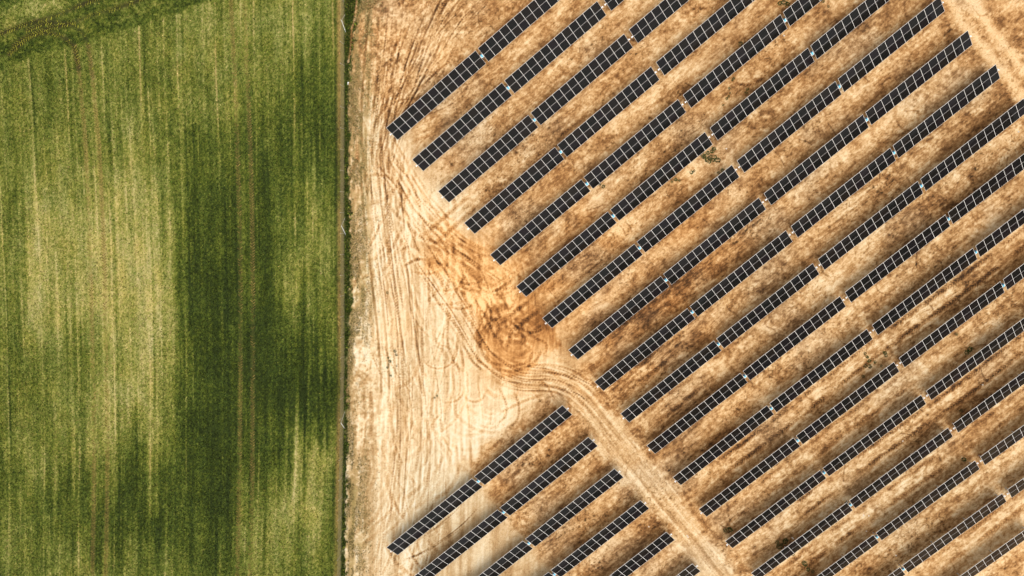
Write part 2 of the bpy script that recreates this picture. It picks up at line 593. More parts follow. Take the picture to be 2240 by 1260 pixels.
bundle([(832, -60), (828, 60), (822, 180), (818, 300), (822, 420), (838, 560), (856, 700), (866, 850), (866, 1000), (852, 1150), (842, 1300)], 15, 1.9, 1, dd=(0.08, 0.24))
bundle([(905, 480), (912, 640), (920, 800), (925, 950), (915, 1100), (900, 1300)], 9, 2.2, 2, dd=(0.05, 0.15))
bundle([(1100, -90), (1010, 0), (945, 85), (893, 170), (858, 250), (838, 340), (828, 430)], 12, 2.6, 3, dd=(0.10, 0.26), pinch=[1.2, 1.1, 0.8, 0.5, 0.4])
bundle([(1000, 130), (940, 190), (885, 235), (852, 290), (836, 370)], 8, 1.6, 4, dd=(0.10, 0.24), rd=0.2)
bundle([(900, -80), (893, 20), (872, 110), (850, 220), (838, 330)], 7, 1.3, 5, dd=(0.10, 0.24))
bundle([(838, 300), (862, 370), (905, 440), (965, 505), (1035, 560), (1100, 610), (1170, 670)], 10, 1.7, 6, dd=(0.08, 0.22), rd=0.25)
bundle([(845, 380), (872, 470), (910, 560), (960, 640), (1005, 710), (1055, 790), (1125, 838), (1215, 848), (1275, 885), (1330, 950)], 9, 1.3, 7, dd=(0.10, 0.24), rd=0.25, pinch=[1, 1, 0.9, 0.8, 0.7, 0.8])
bundle([(1060, 810), (1130, 835), (1200, 838), (1262, 868), (1320, 930)], 8, 0.9, 8, dd=(0.10, 0.28))
bundle([(990, 520), (1050, 560), (1090, 600), (1100, 650), (1085, 700)], 6, 1.4, 9, dd=(0.08, 0.2), rd=0.3)
bundle([(1060, 660), (1110, 640), (1170, 615), (1230, 580), (1310, 515)], 6, 0.8, 10, dd=(0.08, 0.2), rd=0.3)
bundle([(1090, 560), (1140, 548), (1195, 520), (1260, 470)], 4, 0.6, 12, dd=(0.07, 0.16), rd=0.2)
bundle([(880, 420), (840, 330), (900, 270), (980, 225)], 4, 0.5, 13, dd=(0.08, 0.18))
bundle([(1010, 470), (1040, 505), (1075, 530), (1125, 560)], 4, 0.7, 14, dd=(0.08, 0.16), rd=0.2)
bundle([(845, 1300), (862, 1150), (880, 1020), (890, 900)], 8, 1.6, 15, dd=(0.05, 0.16))
bundle([(870, 1235), (930, 1205), (1010, 1150), (1060, 1105)], 4, 0.5, 16, dd=(0.12, 0.24))
for seq, dd in [([(1018, 600), (990, 655), (978, 720), (986, 775), (1010, 815)], 0.20), ([(1005, 690), (1010, 740), (1030, 785), (1060, 815)], 0.22),
                ([(1050, 640), (1075, 690), (1060, 735), (1045, 760)], 0.16), ([(1090, 845), (1106, 880), (1106, 908), (1086, 930)], 0.26),
                ([(1122, 852), (1135, 885), (1131, 918), (1110, 940)], 0.26), ([(1165, 760), (1158, 800), (1152, 815)], 0.2),
                ([(1090, 905), (1140, 880), (1190, 862)], 0.12), ([(1130, 900), (1180, 880), (1215, 862)], 0.10),
                ([(1120, 712), (1150, 740), (1172, 757)], 0.22), ([(1115, 706), (1165, 735), (1185, 748)], 0.14),
                ([(1000, 630), (1040, 660), (1066, 700), (1085, 745)], 0.22), ([(1160, 790), (1120, 800), (1070, 790), (1050, 755), (1060, 715), (1100, 690)], 0.2),
                ([(1190, 760), (1165, 795), (1120, 812), (1075, 805)], 0.16), ([(872, 560), (880, 545), (905, 540), (925, 555)], 0.2),
                ([(880, 585), (905, 570), (930, 565)], 0.24), ([(1420, 280), (1450, 270), (1475, 258)], 0.1), ([(1595, 180), (1640, 185), (1680, 165)], 0.16)]:
    track(catmull(pts(seq), 9), 0.17, dd, 0.03, 0.5, fade=0.8, rd=0.25)
def wander(x0, x1, y0, y1, n, heading, seed, dd=(0.05, 0.18), length=(2.5, 9), curl=0.10, rd=0.15):
    r = np.random.default_rng(seed)
    for i in range(n):
        px, py = r.uniform(x0, x1), r.uniform(y0, y1)
        x, y = at(px, py)
        x, y = float(x), float(y)
        if U0 - 1.0 < x * ca + y * sa and i % 4:
            continue
        a = R(heading(px, py)) + r.normal(0, 0.22)
        cv = r.normal(0, curl)
        P = [(x, y)]
        for j in range(int(r.uniform(*length) / 0.5)):
            a += cv * 0.5 + r.normal(0, 0.03)
            x += 0.5 * math.cos(a)
            y += 0.5 * math.sin(a)
            P.append((x, y))
        P = np.array(P)
        w_, d_ = r.uniform(0.11, 0.26), r.uniform(*dd) * 0.72
        track(P, w_, d_, 0.035, 0.6, fade=1.2, rd=rd)
        if r.random() < 0.5:
            track(offset_line(P, np.full(len(P), 1.7)), w_, d_ * 0.8, 0.03, 0.8, fade=1.2, rd=rd)


wander(800, 900, -20, 460, 95, lambda px, py: 90 + (px - 850) * 0.05, 31)
wander(860, 1040, -20, 280, 60, lambda px, py: 62 - (px - 860) * 0.10, 32, dd=(0.06, 0.22), curl=0.07)
wander(830, 1010, 330, 620, 55, lambda px, py: -88 + (px - 830) * 0.22, 33, curl=0.12)
wander(940, 1180, 480, 690, 30, lambda px, py: -45, 34, curl=0.25, rd=0.4)
wander(840, 1000, 600, 1260, 90, lambda px, py: -90, 35, dd=(0.04, 0.13))
wander(970, 1120, 640, 860, 14, lambda px, py: -65, 36, curl=0.3, rd=0.3)
wander(1040, 1260, 690, 870, 20, lambda px, py: -20, 37, curl=0.45, rd=0.4, length=(2, 6))
wander(780, 870, 300, 1260, 40, lambda px, py: -90, 38, dd=(0.05, 0.14))
wander(1000, 1220, 860, 1000, 8, lambda px, py: -60, 39, curl=0.3, dd=(0.04, 0.1))
# vehicles that drove between the rows
for (row, u_a, u_b, offs, dd) in [(11, 3, 50, (1.45, 3.05), 0.26), (13, 6, 50, (1.4, 3.0), 0.24), (14, 0, 40, (1.7, 3.3), 0.14), (12, 0, 30, (1.6, 3.2), 0.10),
                                  (5, -6, 12, (1.5, 3.1), 0.16), (8, -2, 14, (1.3, 2.9), 0.18), (2, -8, 20, (1.6, 3.2), 0.12), (9, -1, 20, (1.4, 3.1), 0.12), (16, 0, 40, (1.5, 3.0), 0.12)]:
    for o_ in offs:
        us = np.linspace(U0 + u_a, U0 + u_b, 24)
        vv = V0 - row * ROW_S - o_ + np.sin(us * 0.21 + row) * 0.14
        P = np.stack([us * ca - vv * sa, us * sa + vv * ca], -1)
        track(P, 0.24, dd, 0.04, 0.5, fade=4, rd=0.2)
# fine cracks and animal paths crossing the lanes
rr = np.random.default_rng(77)
for i in range(130):
    px, py = rr.uniform(1150, 2240), rr.uniform(-10, 1260)
    a_ = rr.normal(-50, 25)
    L_ = rr.uniform(20, 70)
    seq = [(px, py)]
    for j in range(4):
        a_ += rr.normal(0, 22)
        seq.append((seq[-1][0] + L_ / 4 * math.cos(R(-a_)), seq[-1][1] + L_ / 4 * math.sin(R(-a_))))
    track(catmull(pts(seq), 5), 0.07, rr.uniform(0.1, 0.28), 0.01, 0, fade=0.5, pale=0.02)

# --- verge: ditch with dark grass, then dry rough grass
verge_px = [(-60, 796), (0, 792), (60, 782), (110, 772), (180, 764), (300, 764), (420, 764), (500, 768), (590, 771), (660, 770), (720, 768), (760, 763), (880, 762), (960, 761), (1080, 759), (1180, 758), (1260, 756), (1320, 755)]
vy = np.array([at(760, a)[1] for a, _ in verge_px])
vd = np.array([at(b_, a)[0] - fence_x(at(b_, a)[1]) for a, b_ in verge_px])
oo = np.argsort(vy)


def verge_w(y):
    return np.interp(y, vy[oo], vd[oo]) * (0.62 + 0.4 * vnoise(np.asarray(y) / 3.0, np.asarray(y) * 0 + 4.5, 181))


vw = verge_w(Y) + fbm(X / 0.8, Y / 0.8, 91, 4, 0.7) * 1.1
inv = 1 - sstep(-0.12, 0.18, D - vw)
hgt -= 0.34 * np.clip(inv, 0, 1) * np.sin(np.clip(D / np.maximum(vw, 0.2), 0, 1) * math.pi)
grn_v = inv * (0.75 + 0.6 * fbm(X / 0.5, Y / 0.5, 93, 3))
path_ln = catmull(pts([(783, -30), (779, 10), (774, 45), (768, 65), (767, 95), (764, 120), (761, 135)]), 8)
k, sd_, arc, L_ = line_dist(X, Y, path_ln, 0.6)
grn_v[k] *= 1 - np.exp(-(sd_ / 0.22) ** 2)
rough = np.exp(-((D - 1.6) / 1.6) ** 2) * (1 - inv)
hgt += rough * (0.10 * n5 + 0.10 * n3)
olive = rough * np.clip(0.45 + 1.6 * st1 + 0.9 * n3 + 0.9 * n5, 0, 1)
dark += rough * (0.10 + 0.35 * n5)
mound = blob(X, Y, 800, 870, 2.2, 7.0) + 0.6 * blob(X, Y, 800, 770, 2.0, 2.0)
hgt += mound * (0.35 + 0.5 * n3)
dark += mound * (0.30 * n5 + 0.30 * n3 - 0.12)
olive *= np.clip(1 - 0.9 * mound, 0, 1)

# --- scattered tufts of weed seedlings and clods
sp = vnoise(X / 0.16, Y / 0.16, 95)
spm = np.clip(0.35 + 1.5 * fbm(X / 4, Y / 4, 97, 3), 0, 1)
speck = sstep(0.74, 0.88, sp) * spm
dark += 0.36 * speck * (0.5 + 0.7 * inrow)
grn += 0.10 * speck
dark += (rng.random(X.shape) - 0.5) * (0.09 + 0.07 * inrow)
pale_spk = sstep(0.86, 0.96, vnoise(X / 0.2 + 50, Y / 0.2, 99)) * np.clip(fbm(X / 5, Y / 5, 101, 3) * 2.5 + 0.1, 0, 1)
dark -= 0.14 * pale_spk
far = np.clip((np.abs(X) - 110) / 60, 0, 1)
dark = dark * (1 - far) + 0.3 * far
dark = np.clip(dark, 0.0, 1.05)

c = ramp(dark, [(-0.08, (255, 238, 206)), (0.05, (250, 226, 187)), (0.18, (236, 205, 160)), (0.34, (211, 172, 122)), (0.52, (172, 129, 82)), (0.72, (126, 89, 53)), (0.9, (88, 61, 37)), (1.05, (60, 42, 26))])
shift = np.clip(red, -0.7, 1.3)[:, None]
c = c * (1 + shift * np.array([0.035, -0.055, -0.17], np.float32))
grey = np.clip(fbm(X / 5 + 9, Y / 5, 103, 3) * 0.8, 0, 0.2)[:, None] * inrow[:, None]
c = c * (1 - grey) + c.mean(1, keepdims=True) * np.array([1.06, 0.99, 0.88]) * grey
g_ = np.clip(olive, 0, 1)[:, None] * 0.75
c = c * (1 - g_) + g_ * (np.array([168, 150, 92]) + 60 * (n5[:, None]))
g_ = np.clip(grn + grn_v, 0, 1)[:, None]
c = c * (1 - g_) + g_ * np.array([68, 80, 30])
alb = lin(np.clip(c, 8, 255)) * KSOIL
hgt = np.where(np.abs(X) > 110, 0, hgt)
hgt[D < 0.02] = 0
me = grid_mesh('ground', X.reshape(GX.shape), Y.reshape(GX.shape), hgt.reshape(GX.shape), alb)
ground = link('ground', me, None, M_SOIL)
tag(ground, 'bare tan soil with brown staining and wheel ruts under the solar panels', None, None, 'structure')
soil_h = hgt.reshape(GX.shape)


def ground_z(x, y):
    d = x - fence_x(y)
    if d <= 0:
        return 0.0
    j = int(np.clip(np.searchsorted(gx, d) - 1, 0, len(gx) - 2))
    i = int(np.clip(np.searchsorted(ys, y) - 1, 0, len(ys) - 2))
    return float(soil_h[i, j])


# ------------------------------------------------------------------ crop field
ysf = grid_axis(-50, 32, 0.125, -1500, 1500)
gf = -grid_axis(0.0, 50, 0.11, None, 1500)[::-1]
FX, FY = np.meshgrid(gf, ysf)
bow_y = np.array([at(400, a)[1] for a in (0, 150, 450, 600, 1000, 1260)])
bow_x = np.array([at(387 + b_, a)[0] for a, b_ in zip((0, 150, 450, 600, 1000, 1260), (-4, 0, 10, 14, 18, 14))])
bow_x = bow_x - fence_x(bow_y)
bow_x = bow_x - bow_x[2]
so_ = np.argsort(bow_y)


def field_s(X, Y):
    """distance from the fence measured across the drill rows, which bow a little"""
    d = X - fence_x(Y)
    return d - np.interp(Y, bow_y[so_], bow_x[so_]) * np.clip(-d / 19.0, 0, 1.6)


headland = pts([(-200, 212), (0, 148), (100, 118), (200, 88), (300, 52), (400, 20), (520, -20), (700, -80)])


def field_colour(X, Y, fine=True):
    S = field_s(X, Y)
    wz = fbm(X / 4, Y / 9, 111, 3) * 3
    colx = (fbma(S / 2.3, Y / 60.0, 115, 2, 0.8)) * 6
    coly = (fbma(S / 0.9, Y / 60.0, 117, 3, 0.8)) * 16 + fbm(X / 2.2, Y / 5, 225, 4, 0.7) * 7
    hl = np.interp(X, headland[:, 0], headland[:, 1])
    head = sstep(-0.5, 0.5, Y - hl + fbm(X / 1.0, Y / 1.0, 113, 3, 0.7) * 1.6)
    g = np.full(X.shape, 0.60, np.float32)
    for (px, py, rx_, ry_, amp) in [
        (150, 500, 7, 9, -0.26), (300, 520, 5, 10, -0.24), (130, 650, 6, 8, -0.16), (310, 700, 4.5, 9, -0.30), (230, 880, 7, 5, -0.12), (300, 900, 3.4, 6, -0.18),
        (460, 180, 6, 7, -0.10), (620, 100, 6, 7, -0.10), (400, 60, 4, 3, -0.12), (690, 520, 2.4, 6, -0.24), (640, 620, 2.2, 3.5, -0.30), (650, 730, 3, 3, -0.1),
        (660, 1060, 3.6, 5, -0.36), (610, 1170, 5, 5, -0.24), (690, 1000, 2, 4, -0.20), (560, 1240, 4, 3, -0.14), (90, 1000, 6, 4, -0.06), (40, 1180, 4, 5, -0.04),
        (470, 640, 4.2, 12, 0.20), (450, 900, 5, 10, 0.20), (480, 1120, 6, 8, 0.20), (600, 320, 6, 4, 0.13), (640, 210, 5, 3, 0.12), (510, 420, 4, 6, 0.08), (680, 870, 4.0, 3.4, 0.34),
        (570, 800, 5, 9, 0.30), (430, 520, 3.4, 9, 0.05), (560, 560, 2.5, 8, 0.06), (560, 1000, 5, 5, 0.12), (650, 330, 5, 4, 0.08), (100, 1110, 8, 5, 0.22), (250, 1150, 6, 6, 0.26), (350, 1080, 4, 5, 0.24), (60, 800, 4, 7, 0.16), (180, 790, 2.4, 6, 0.14), (30, 420, 2, 10, 0.14),
        (340, 240, 5, 6, 0.06), (120, 230, 6, 5, 0.06), (720, 250, 2.0, 8, 0.16), (735, 1180, 1.6, 6, 0.12), (712, 1080, 1.2, 8, 0.22)]:
        g = g + amp * 0.88 * blob(X + wz + colx, Y + wz + coly, px, py, rx_, ry_)
    rag = fbma(S / 1.2, Y / 12.0, 217, 4, 0.7) * 5 + fbm(X / 2.0, Y / 4.0, 221, 4, 0.65) * 5
    xb = at(385, 600)[0]
    g = g + 0.15 * sstep(-1.6, 1.6, X - xb + rag) * (1 - sstep(2, 26, Y + 2 * rag)) - 0.04
    s1 = fbma(S / 0.55, Y / 26.0, 121, 3, 0.7)
    s2 = fbma(S / 2.6, Y / 40.0, 127, 2, 0.6)
    s3 = fbma(S / 0.20, Y / 8.0, 131, 2, 0.7)
    g = g + (1 - head) * (0.28 * s1 + 0.16 * s2 + 0.26 * s3) + 0.26 * fbm(X / 2.2, Y / 3.5, 135, 4, 0.62)
    if fine:
        g = g + 0.52 * fbm(X / 0.15, Y / 0.20, 139, 2, 0.9) * (1 - 0.1 * head) + (np.random.default_rng(4).random(X.shape) - 0.5) * 0.34
    g = g * (1 - head) + head * (0.74 + 0.45 * fbm(X / 3, Y / 2, 143, 4, 0.6) + 0.8 * (fbm(X / 0.28, Y / 0.28, 147, 2, 0.9) if fine else 0) - 0.30 * blob(X, Y, 60, 20, 6, 1.8, 20))
    pink = np.zeros(X.shape, np.float32)
    # drill-pass edges: thin pale lines every pass of the seeder
    for i in range(-1, 10):
        s_i = S_PASS0 - i * PASS
        lnz = vnoise(Y / 6.0 + 13 * i, np.full_like(Y, 0.5 + i), 151) * 1.3 - 0.1 + 0.4 * sstep(8, 20, Y)
        w_ = np.exp(-((S - s_i + 0.05 * np.sin(Y * 0.3 + i)) / 0.085) ** 2) * np.clip(lnz, 0.1, 1) * (1 - head)
        g = g - 0.40 * w_
        pink += 0.35 * w_ * sstep(0.7, 1.1, lnz)
        g = g + 0.22 * np.exp(-((S - s_i - 1.0 + 0.1 * i) / 0.16) ** 2) * (1 - head) * np.clip(vnoise(Y / 9.0 + 3 * i, np.full_like(Y, 7.5 + i), 152) * 2 - 0.6, 0, 1)
        for o_ in (0.9, 1.55, 2.2, 3.1):
            w_ = np.exp(-((S - s_i - o_) / 0.06) ** 2) * np.clip(vnoise(Y / 5.0 + 31 * i, np.full_like(Y, o_ * 3), 153) * 2 - 1.0, 0, 1) * (1 - head)
            g = g - 0.38 * w_
    # bare margin along the fence
    mar = np.exp(-((S + 0.62) / 0.28) ** 2)
    marn = np.clip(0.55 + 1.2 * vnoise(Y / 5.0, np.full_like(Y, 3.3), 155) + 0.6 * fbm(X / 0.3, Y / 0.5, 157, 2) - 0.3, 0, 1)
    pink = pink + mar * marn * 0.65
    pink = pink + 0.35 * np.exp(-((S + 0.15) / 0.3) ** 2)
    g = g + 0.22 * np.exp(-((S + 1.0) / 0.13) ** 2) * sstep(-6, 12, Y)
    c = ramp(g, [(-0.05, (208, 188, 124)), (0.15, (184, 170, 100)), (0.34, (155, 151, 76)), (0.52, (124, 128, 52)), (0.70, (94, 105, 34)), (0.88, (68, 81, 24)), (1.1, (46, 57, 19))])
    yel = np.clip(fbm(X / 1.2, Y / 3.0, 159, 3) * 0.6, -0.25, 0.25)[:, None]
    c = c * (1 + yel * np.array([0.10, 0.03, -0.25]))
    pk = np.clip(pink, 0, 1)[:, None]
    c = c * (1 - pk) + pk * np.array([186, 146, 92])
    return np.clip(c, 8, 255), g, head


PASS = 4.72
fl_x, fl_y = at(397, 450)
S_PASS0 = float(field_s(np.array([fl_x]), np.array([fl_y]))[0]) + 3 * PASS + 0.15
Xf = (FX + fence_x(FY)).ravel()
Yf = FY.ravel()
cf, gcov, headf = field_colour(Xf, Yf)

# wheelings of the tractor
wheel_px = [
    [(163, 100), (172, 150), (181, 240), (187, 315), (193, 470), (199, 630), (205, 860), (206, 1030), (204, 1180), (201, 1320)],
    [(193, 100), (203, 180), (213, 280), (217, 320), (224, 470), (229, 630), (234, 860), (235, 1030), (233, 1180), (230, 1320)],
    [(503, -60), (506, 20), (511, 120), (516, 230), (522, 400), (526, 600), (526, 825), (524, 1030), (521, 1180), (517, 1320)],
    [(532, -60), (535, 20), (539, 120), (544, 230), (550, 400), (553, 600), (553, 825), (552, 1030), (549, 1180), (545, 1320)],
]
head_px = [
    [(-60, 100), (0, 74), (60, 52), (120, 34), (180, 10), (240, -14), (300, -40)],
    [(20, 118), (60, 84), (100, 64), (150, 52), (200, 34), (270, 12), (340, -14)],
    [(30, 100), (60, 80), (95, 72), (125, 76), (148, 88), (163, 108), (172, 150)],
    [(60, 66), (105, 50), (150, 52), (176, 68), (192, 100), (203, 170)],
]
WH = [catmull(pts(s), 14) for s in wheel_px + head_px]
hf = (fbm(Xf / 6, Yf / 6, 161, 3) * 0.06 + fbm(Xf / 0.5, Yf / 0.5, 163, 2) * 0.04).astype(np.float32)
worn = np.zeros(Xf.shape, np.float32)
for wi, P in enumerate(WH):
    k, s, arc, L_ = line_dist(Xf, Yf, P, 0.9)
    inn = np.exp(-(s / (0.24 if wi < 4 else 0.34)) ** 2)
    nn = np.clip(0.3 + 1.2 * vnoise(arc / 6 + wi * 7, arc * 0 + wi, 165), 0, 1)
    worn[k] = np.maximum(worn[k], inn * nn)
    hf[k] -= 0.05 * inn
    kk = (inn * nn * (0.40 if wi < 4 else 1.0))[:, None]
    tone = np.array([134, 108, 60]) if wi < 4 else np.array([58, 54, 26])
    cf[k] = cf[k] * (1 - kk) + kk * tone
KFIELD = 0.60
far = np.clip((-Xf - 120) / 80, 0, 1)[:, None]
cf = cf * (1 - far) + far * np.array([112, 120, 50])
hf[FX.ravel() > -0.02] = 0
me = grid_mesh('field', Xf.reshape(FX.shape), Yf.reshape(FX.shape), hf.reshape(FX.shape), lin(cf) * KFIELD)
field = link('field', me, None, M_FIELD)
tag(field, 'green crop field with pale drill lines beside the wire fence', None, None, 'structure')


def blades(name, bx, by, bz, colr, hmin, hmax, wmin, wmax, lean, seed, mat, parent=None):
    """many leaf blades joined into one mesh, two triangles each"""
    r = np.random.default_rng(seed)
    n_ = len(bx)
    h = r.uniform(hmin, hmax, n_)
    w_ = r.uniform(wmin, wmax, n_)
    a_ = r.uniform(0, 2 * math.pi, n_)
    ld = r.uniform(0, 2 * math.pi, n_)
    ln = h * r.uniform(*lean, n_)
    dx, dy = np.cos(a_) * w_ / 2, np.sin(a_) * w_ / 2
    tx, ty = np.cos(ld) * ln, np.sin(ld) * ln
    co = np.empty((n_, 4, 3), np.float32)
    co[:, 0] = np.stack([bx - dx * 0.6, by - dy * 0.6, bz - 0.02], -1)
    co[:, 1] = np.stack([bx + dx * 0.6, by + dy * 0.6, bz - 0.02], -1)
    co[:, 2] = np.stack([bx + dx + tx, by + dy + ty, bz + h], -1)
    co[:, 3] = np.stack([bx - dx + tx, by - dy + ty, bz + h * 0.85], -1)
    me = mesh_from(name, co.reshape(-1, 3), np.arange(n_ * 4, dtype=np.int32), 4, np.repeat(colr, 4, axis=0), smooth=False)
    return link(name, me, parent, mat)


# crop plants: sown in drill rows
NC = 260000
bx = rng.uniform(-79, -29, int(NC * 1.25))
by = rng.uniform(-49, 30.5, int(NC * 1.25))
keep = (bx < fence_x(by) - 0.35)
bx, by = bx[keep], by[keep]
S_ = field_s(bx, by)
drill = 0.155
off = (np.round(S_ / drill) * drill - S_) * 0.75
bx = bx + off
cc, gg, hd = field_colour(bx, by)
pr = np.clip(0.25 + 1.0 * gg, 0.12, 1)
keep = rng.random(len(bx)) < pr
for P in WH:
    k, s, arc, L_ = line_dist(bx, by, P, 0.34)
    keep[k] &= rng.random(len(k)) < 0.12
bx, by, cc = bx[keep], by[keep], cc[keep]
var = rng.uniform(0.5, 1.42, (len(bx), 1))
hue = rng.normal(0, 1, (len(bx), 1)) * np.array([[0.07, 0.02, 0.10]])
cc = lin(np.clip(cc * (1 + hue), 5, 255)) * var * KFIELD * 1.12
crop = blades('crop', bx, by, np.zeros_like(bx) - 0.01, cc, 0.06, 0.15, 0.07, 0.15, (0.5, 1.4), 5, M_LEAF)
tag(crop, 'young green cereal crop sown in straight drill rows across the field', 'crop', None, 'stuff')

# lug marks pressed by the tractor tyres: raised chevrons of dry earth
vco, vfc, vcl = [], [], []
rl = np.random.default_rng(9)
for wi, P in enumerate(WH):
    seg = np.linalg.norm(np.diff(P, axis=0), axis=1)
    cum = np.concatenate([[0], np.cumsum(seg)])
    s = 0.0
    while s < cum[-1]:
        x = np.interp(s, cum, P[:, 0])
        y = np.interp(s, cum, P[:, 1])
        x2 = np.interp(s + 0.2, cum, P[:, 0])
        y2 = np.interp(s + 0.2, cum, P[:, 1])
        t = np.array([x2 - x, y2 - y])
        nrm = np.linalg.norm(t)
        if nrm < 1e-6:
            break
        t /= nrm
        q = np.array([-t[1], t[0]])
        strength = vnoise(np.array([s / 6 + wi * 7]), np.array([float(wi)]), 165)[0]
        for side in (-1, 1):
            if rl.random() < 0.25 + 0.85 * strength:
                a0 = np.array([x, y]) + q * side * 0.03 + t * (0.09 if side > 0 else -0.07)
                a1 = np.array([x, y]) + q * side * (0.30 + rl.uniform(-0.05, 0.05)) - t * (0.11 if side > 0 else 0.27)
                ww = t * rl.uniform(0.035, 0.06)
                z1 = rl.uniform(0.055, 0.085)
                i0 = len(vco)
                vco += [(*(a0 - ww), -0.03), (*(a1 - ww), -0.03), (*(a1 + ww), -0.03), (*(a0 + ww), -0.03), (*a0, z1), (*a1, z1)]
                vfc += [(i0, i0 + 1, i0 + 5, i0 + 4), (i0 + 3, i0 + 4, i0 + 5, i0 + 2)]
                b_ = (np.array([176, 150, 84]) if wi < 4 else np.array([172, 168, 62])) * rl.uniform(0.75, 1.1)
                vcl += [b_] * 6
        s += 0.335
me = mesh_from('tyre_lug_marks', np.array(vco), np.array(vfc, np.int32).ravel(), 4, lin(np.array(vcl)) * KFIELD, smooth=False)
lugs = link('tyre_lug_marks', me, field, M_FIELD)
tag(lugs, 'chevron tread marks pressed by tractor tyres', None, None, 'stuff')

# dark verge grass and dry rough grass beyond the fence
nb = 52000
by = rng.uniform(-47, 30, nb)
bd = rng.uniform(0.02, 2.3, nb)
w_ = verge_w(by) + (vnoise(by * 1.3, by * 0 + 2, 171) - 0.5) * 0.5
keep = bd < w_ + fbm(bd / 0.5, by / 0.5, 211, 3) * 1.2
by, bd, w_ = by[keep], bd[keep], w_[keep]
bx = bd + fence_x(by)
pk, ps, pa, pl = line_dist(bx, by, path_ln, 0.16)
kp = np.ones(len(bx), bool)
kp[pk] = False
bx, by, bd = bx[kp], by[kp], bd[kp]
base = np.array([[74, 94, 30]]) * rng.uniform(0.45, 1.3, (len(bx), 1)) + (rng.random((len(bx), 1)) < 0.16) * np.array([[88, 74, 34]])
bz = np.array([ground_z(a, b_) for a, b_ in zip(bx, by)])
vg = blades('verge_grass', bx, by, bz, lin(np.clip(base, 5, 255)) * 0.62, 0.10, 0.30, 0.04, 0.10, (0.3, 1.0), 6, M_LEAF)
tag(vg, 'dark green rank grass growing in the ditch along the wire fence', 'grass', None, 'stuff')
nb = 46000
by = rng.uniform(-47, 30, nb)
bd = verge_w(by) + np.abs(rng.normal(0, 1.5, nb))
keep = (fbm(bd / 0.6, by / 3.0, 175, 3) > -0.06) & (bd < 5)
by, bd = by[keep], bd[keep]
bx = bd + fence_x(by)
keep = (blob(bx, by, 800, 870, 2.2, 7.0) < 0.45) | (rng.random(len(bx)) < 0.25)
bx, by = bx[keep], by[keep]
mixg = rng.random((len(bx), 1))
base = np.where(mixg < 0.6, np.array([[206, 180, 118]]), np.where(mixg < 0.85, np.array([[140, 128, 66]]), np.array([[88, 90, 40]]))) * rng.uniform(0.75, 1.1, (len(bx), 1))
bz = np.array([ground_z(a, b_) for a, b_ in zip(bx, by)])
dg = blades('dry_grass', bx, by, bz, lin(np.clip(base, 5, 255)) * 0.6, 0.05, 0.16, 0.03, 0.08, (0.5, 1.6), 8, M_LEAF)
tag(dg, 'dry straw coloured rough grass between the ditch and the bare soil', 'grass', None, 'stuff')


# ------------------------------------------------------------------ solar trackers
def box(bm, x0, x1, y0, y1, z0, z1, mi=0):
    v = [bm.verts.new((x, y, z)) for z in (z0, z1) for (x, y) in ((x0, y0), (x1, y0), (x1, y1), (x0, y1))]
    for idx in ((3, 2, 1, 0), (4, 5, 6, 7), (0, 1, 5, 4), (1, 2, 6, 5), (2, 3, 7, 6), (3, 0, 4, 7)):
        f = bm.faces.new([v[i] for i in idx])
        f.material_index = mi
    return v


def tube(bm, p0, p1, r0, r1=None, seg=8, mi=0, caps=True):
    r1 = r0 if r1 is None else r1
    p0, p1 = Vector(p0), Vector(p1)
    d = (p1 - p0).normalized()
    a = d.orthogonal().normalized()
    b_ = d.cross(a)
    A, B = [], []
    for i in range(seg):
        t = 2 * math.pi * i / seg
        e = a * math.cos(t) + b_ * math.sin(t)
        A.append(bm.verts.new(p0 + e * r0))
        B.append(bm.verts.new(p1 + e * r1))
    for i in range(seg):
        f = bm.faces.new((A[i], A[(i + 1) % seg], B[(i + 1) % seg], B[i]))
        f.material_index = mi
    if caps:
        bm.faces.new(A[::-1]).material_index = mi
        bm.faces.new(B).material_index = mi


def bm_mesh(name, bm, mats):
    me = bpy.data.meshes.new(name)
    bm.normal_update()
    bm.to_mesh(me)
    bm.free()
    for m in mats:
        me.materials.append(m)
    return me


PITCH, PW, NMOD, MGAP, TGAP = 1.05, 2.12, 13, 0.359, 0.7157
WING = PITCH * NMOD
TLEN = 2 * WING + MGAP
TH = 0.671853
HP = 1.5

fw = 0.0175                                   # frame lip seen from above
hx, hy = 0.5225, PW / 2
bm = bmesh.new()
box(bm, -hx, hx, hy - fw, hy, -0.038, 0)
box(bm, -hx, hx, -hy, -hy + fw, -0.038, 0)
box(bm, -hx, -hx + fw, -hy + fw, hy - fw, -0.038, -0.0005)
box(bm, hx - fw, hx, -hy + fw, hy - fw, -0.038, -0.0005)
box(bm, -hx + fw, hx - fw, -0.02, 0.02, -0.03, -0.001, 3)
box(bm, -hx + fw, hx - fw, -hy + fw, hy - fw, -0.037, -0.031, 1)
for rx_ in (-0.30, 0.30):                    # purlins that clamp the panel to the tube
    box(bm, rx_ - 0.025, rx_ + 0.025, -0.62, 0.62, -0.085, -0.0385, 2)
ME_PANEL = bm_mesh('solar_panel', bm, [M_FRAME, M_BACK, M_STEEL, M_BAR])
bm = bmesh.new()
ph_ = (hy - fw - 0.02) / 2
box(bm, -hx + fw, hx - fw, -ph_, ph_, -0.012, 0)
ME_PANE = bm_mesh('glass_pane', bm, [M_GLASS])
PANE_OFF = 0.02 + ph_

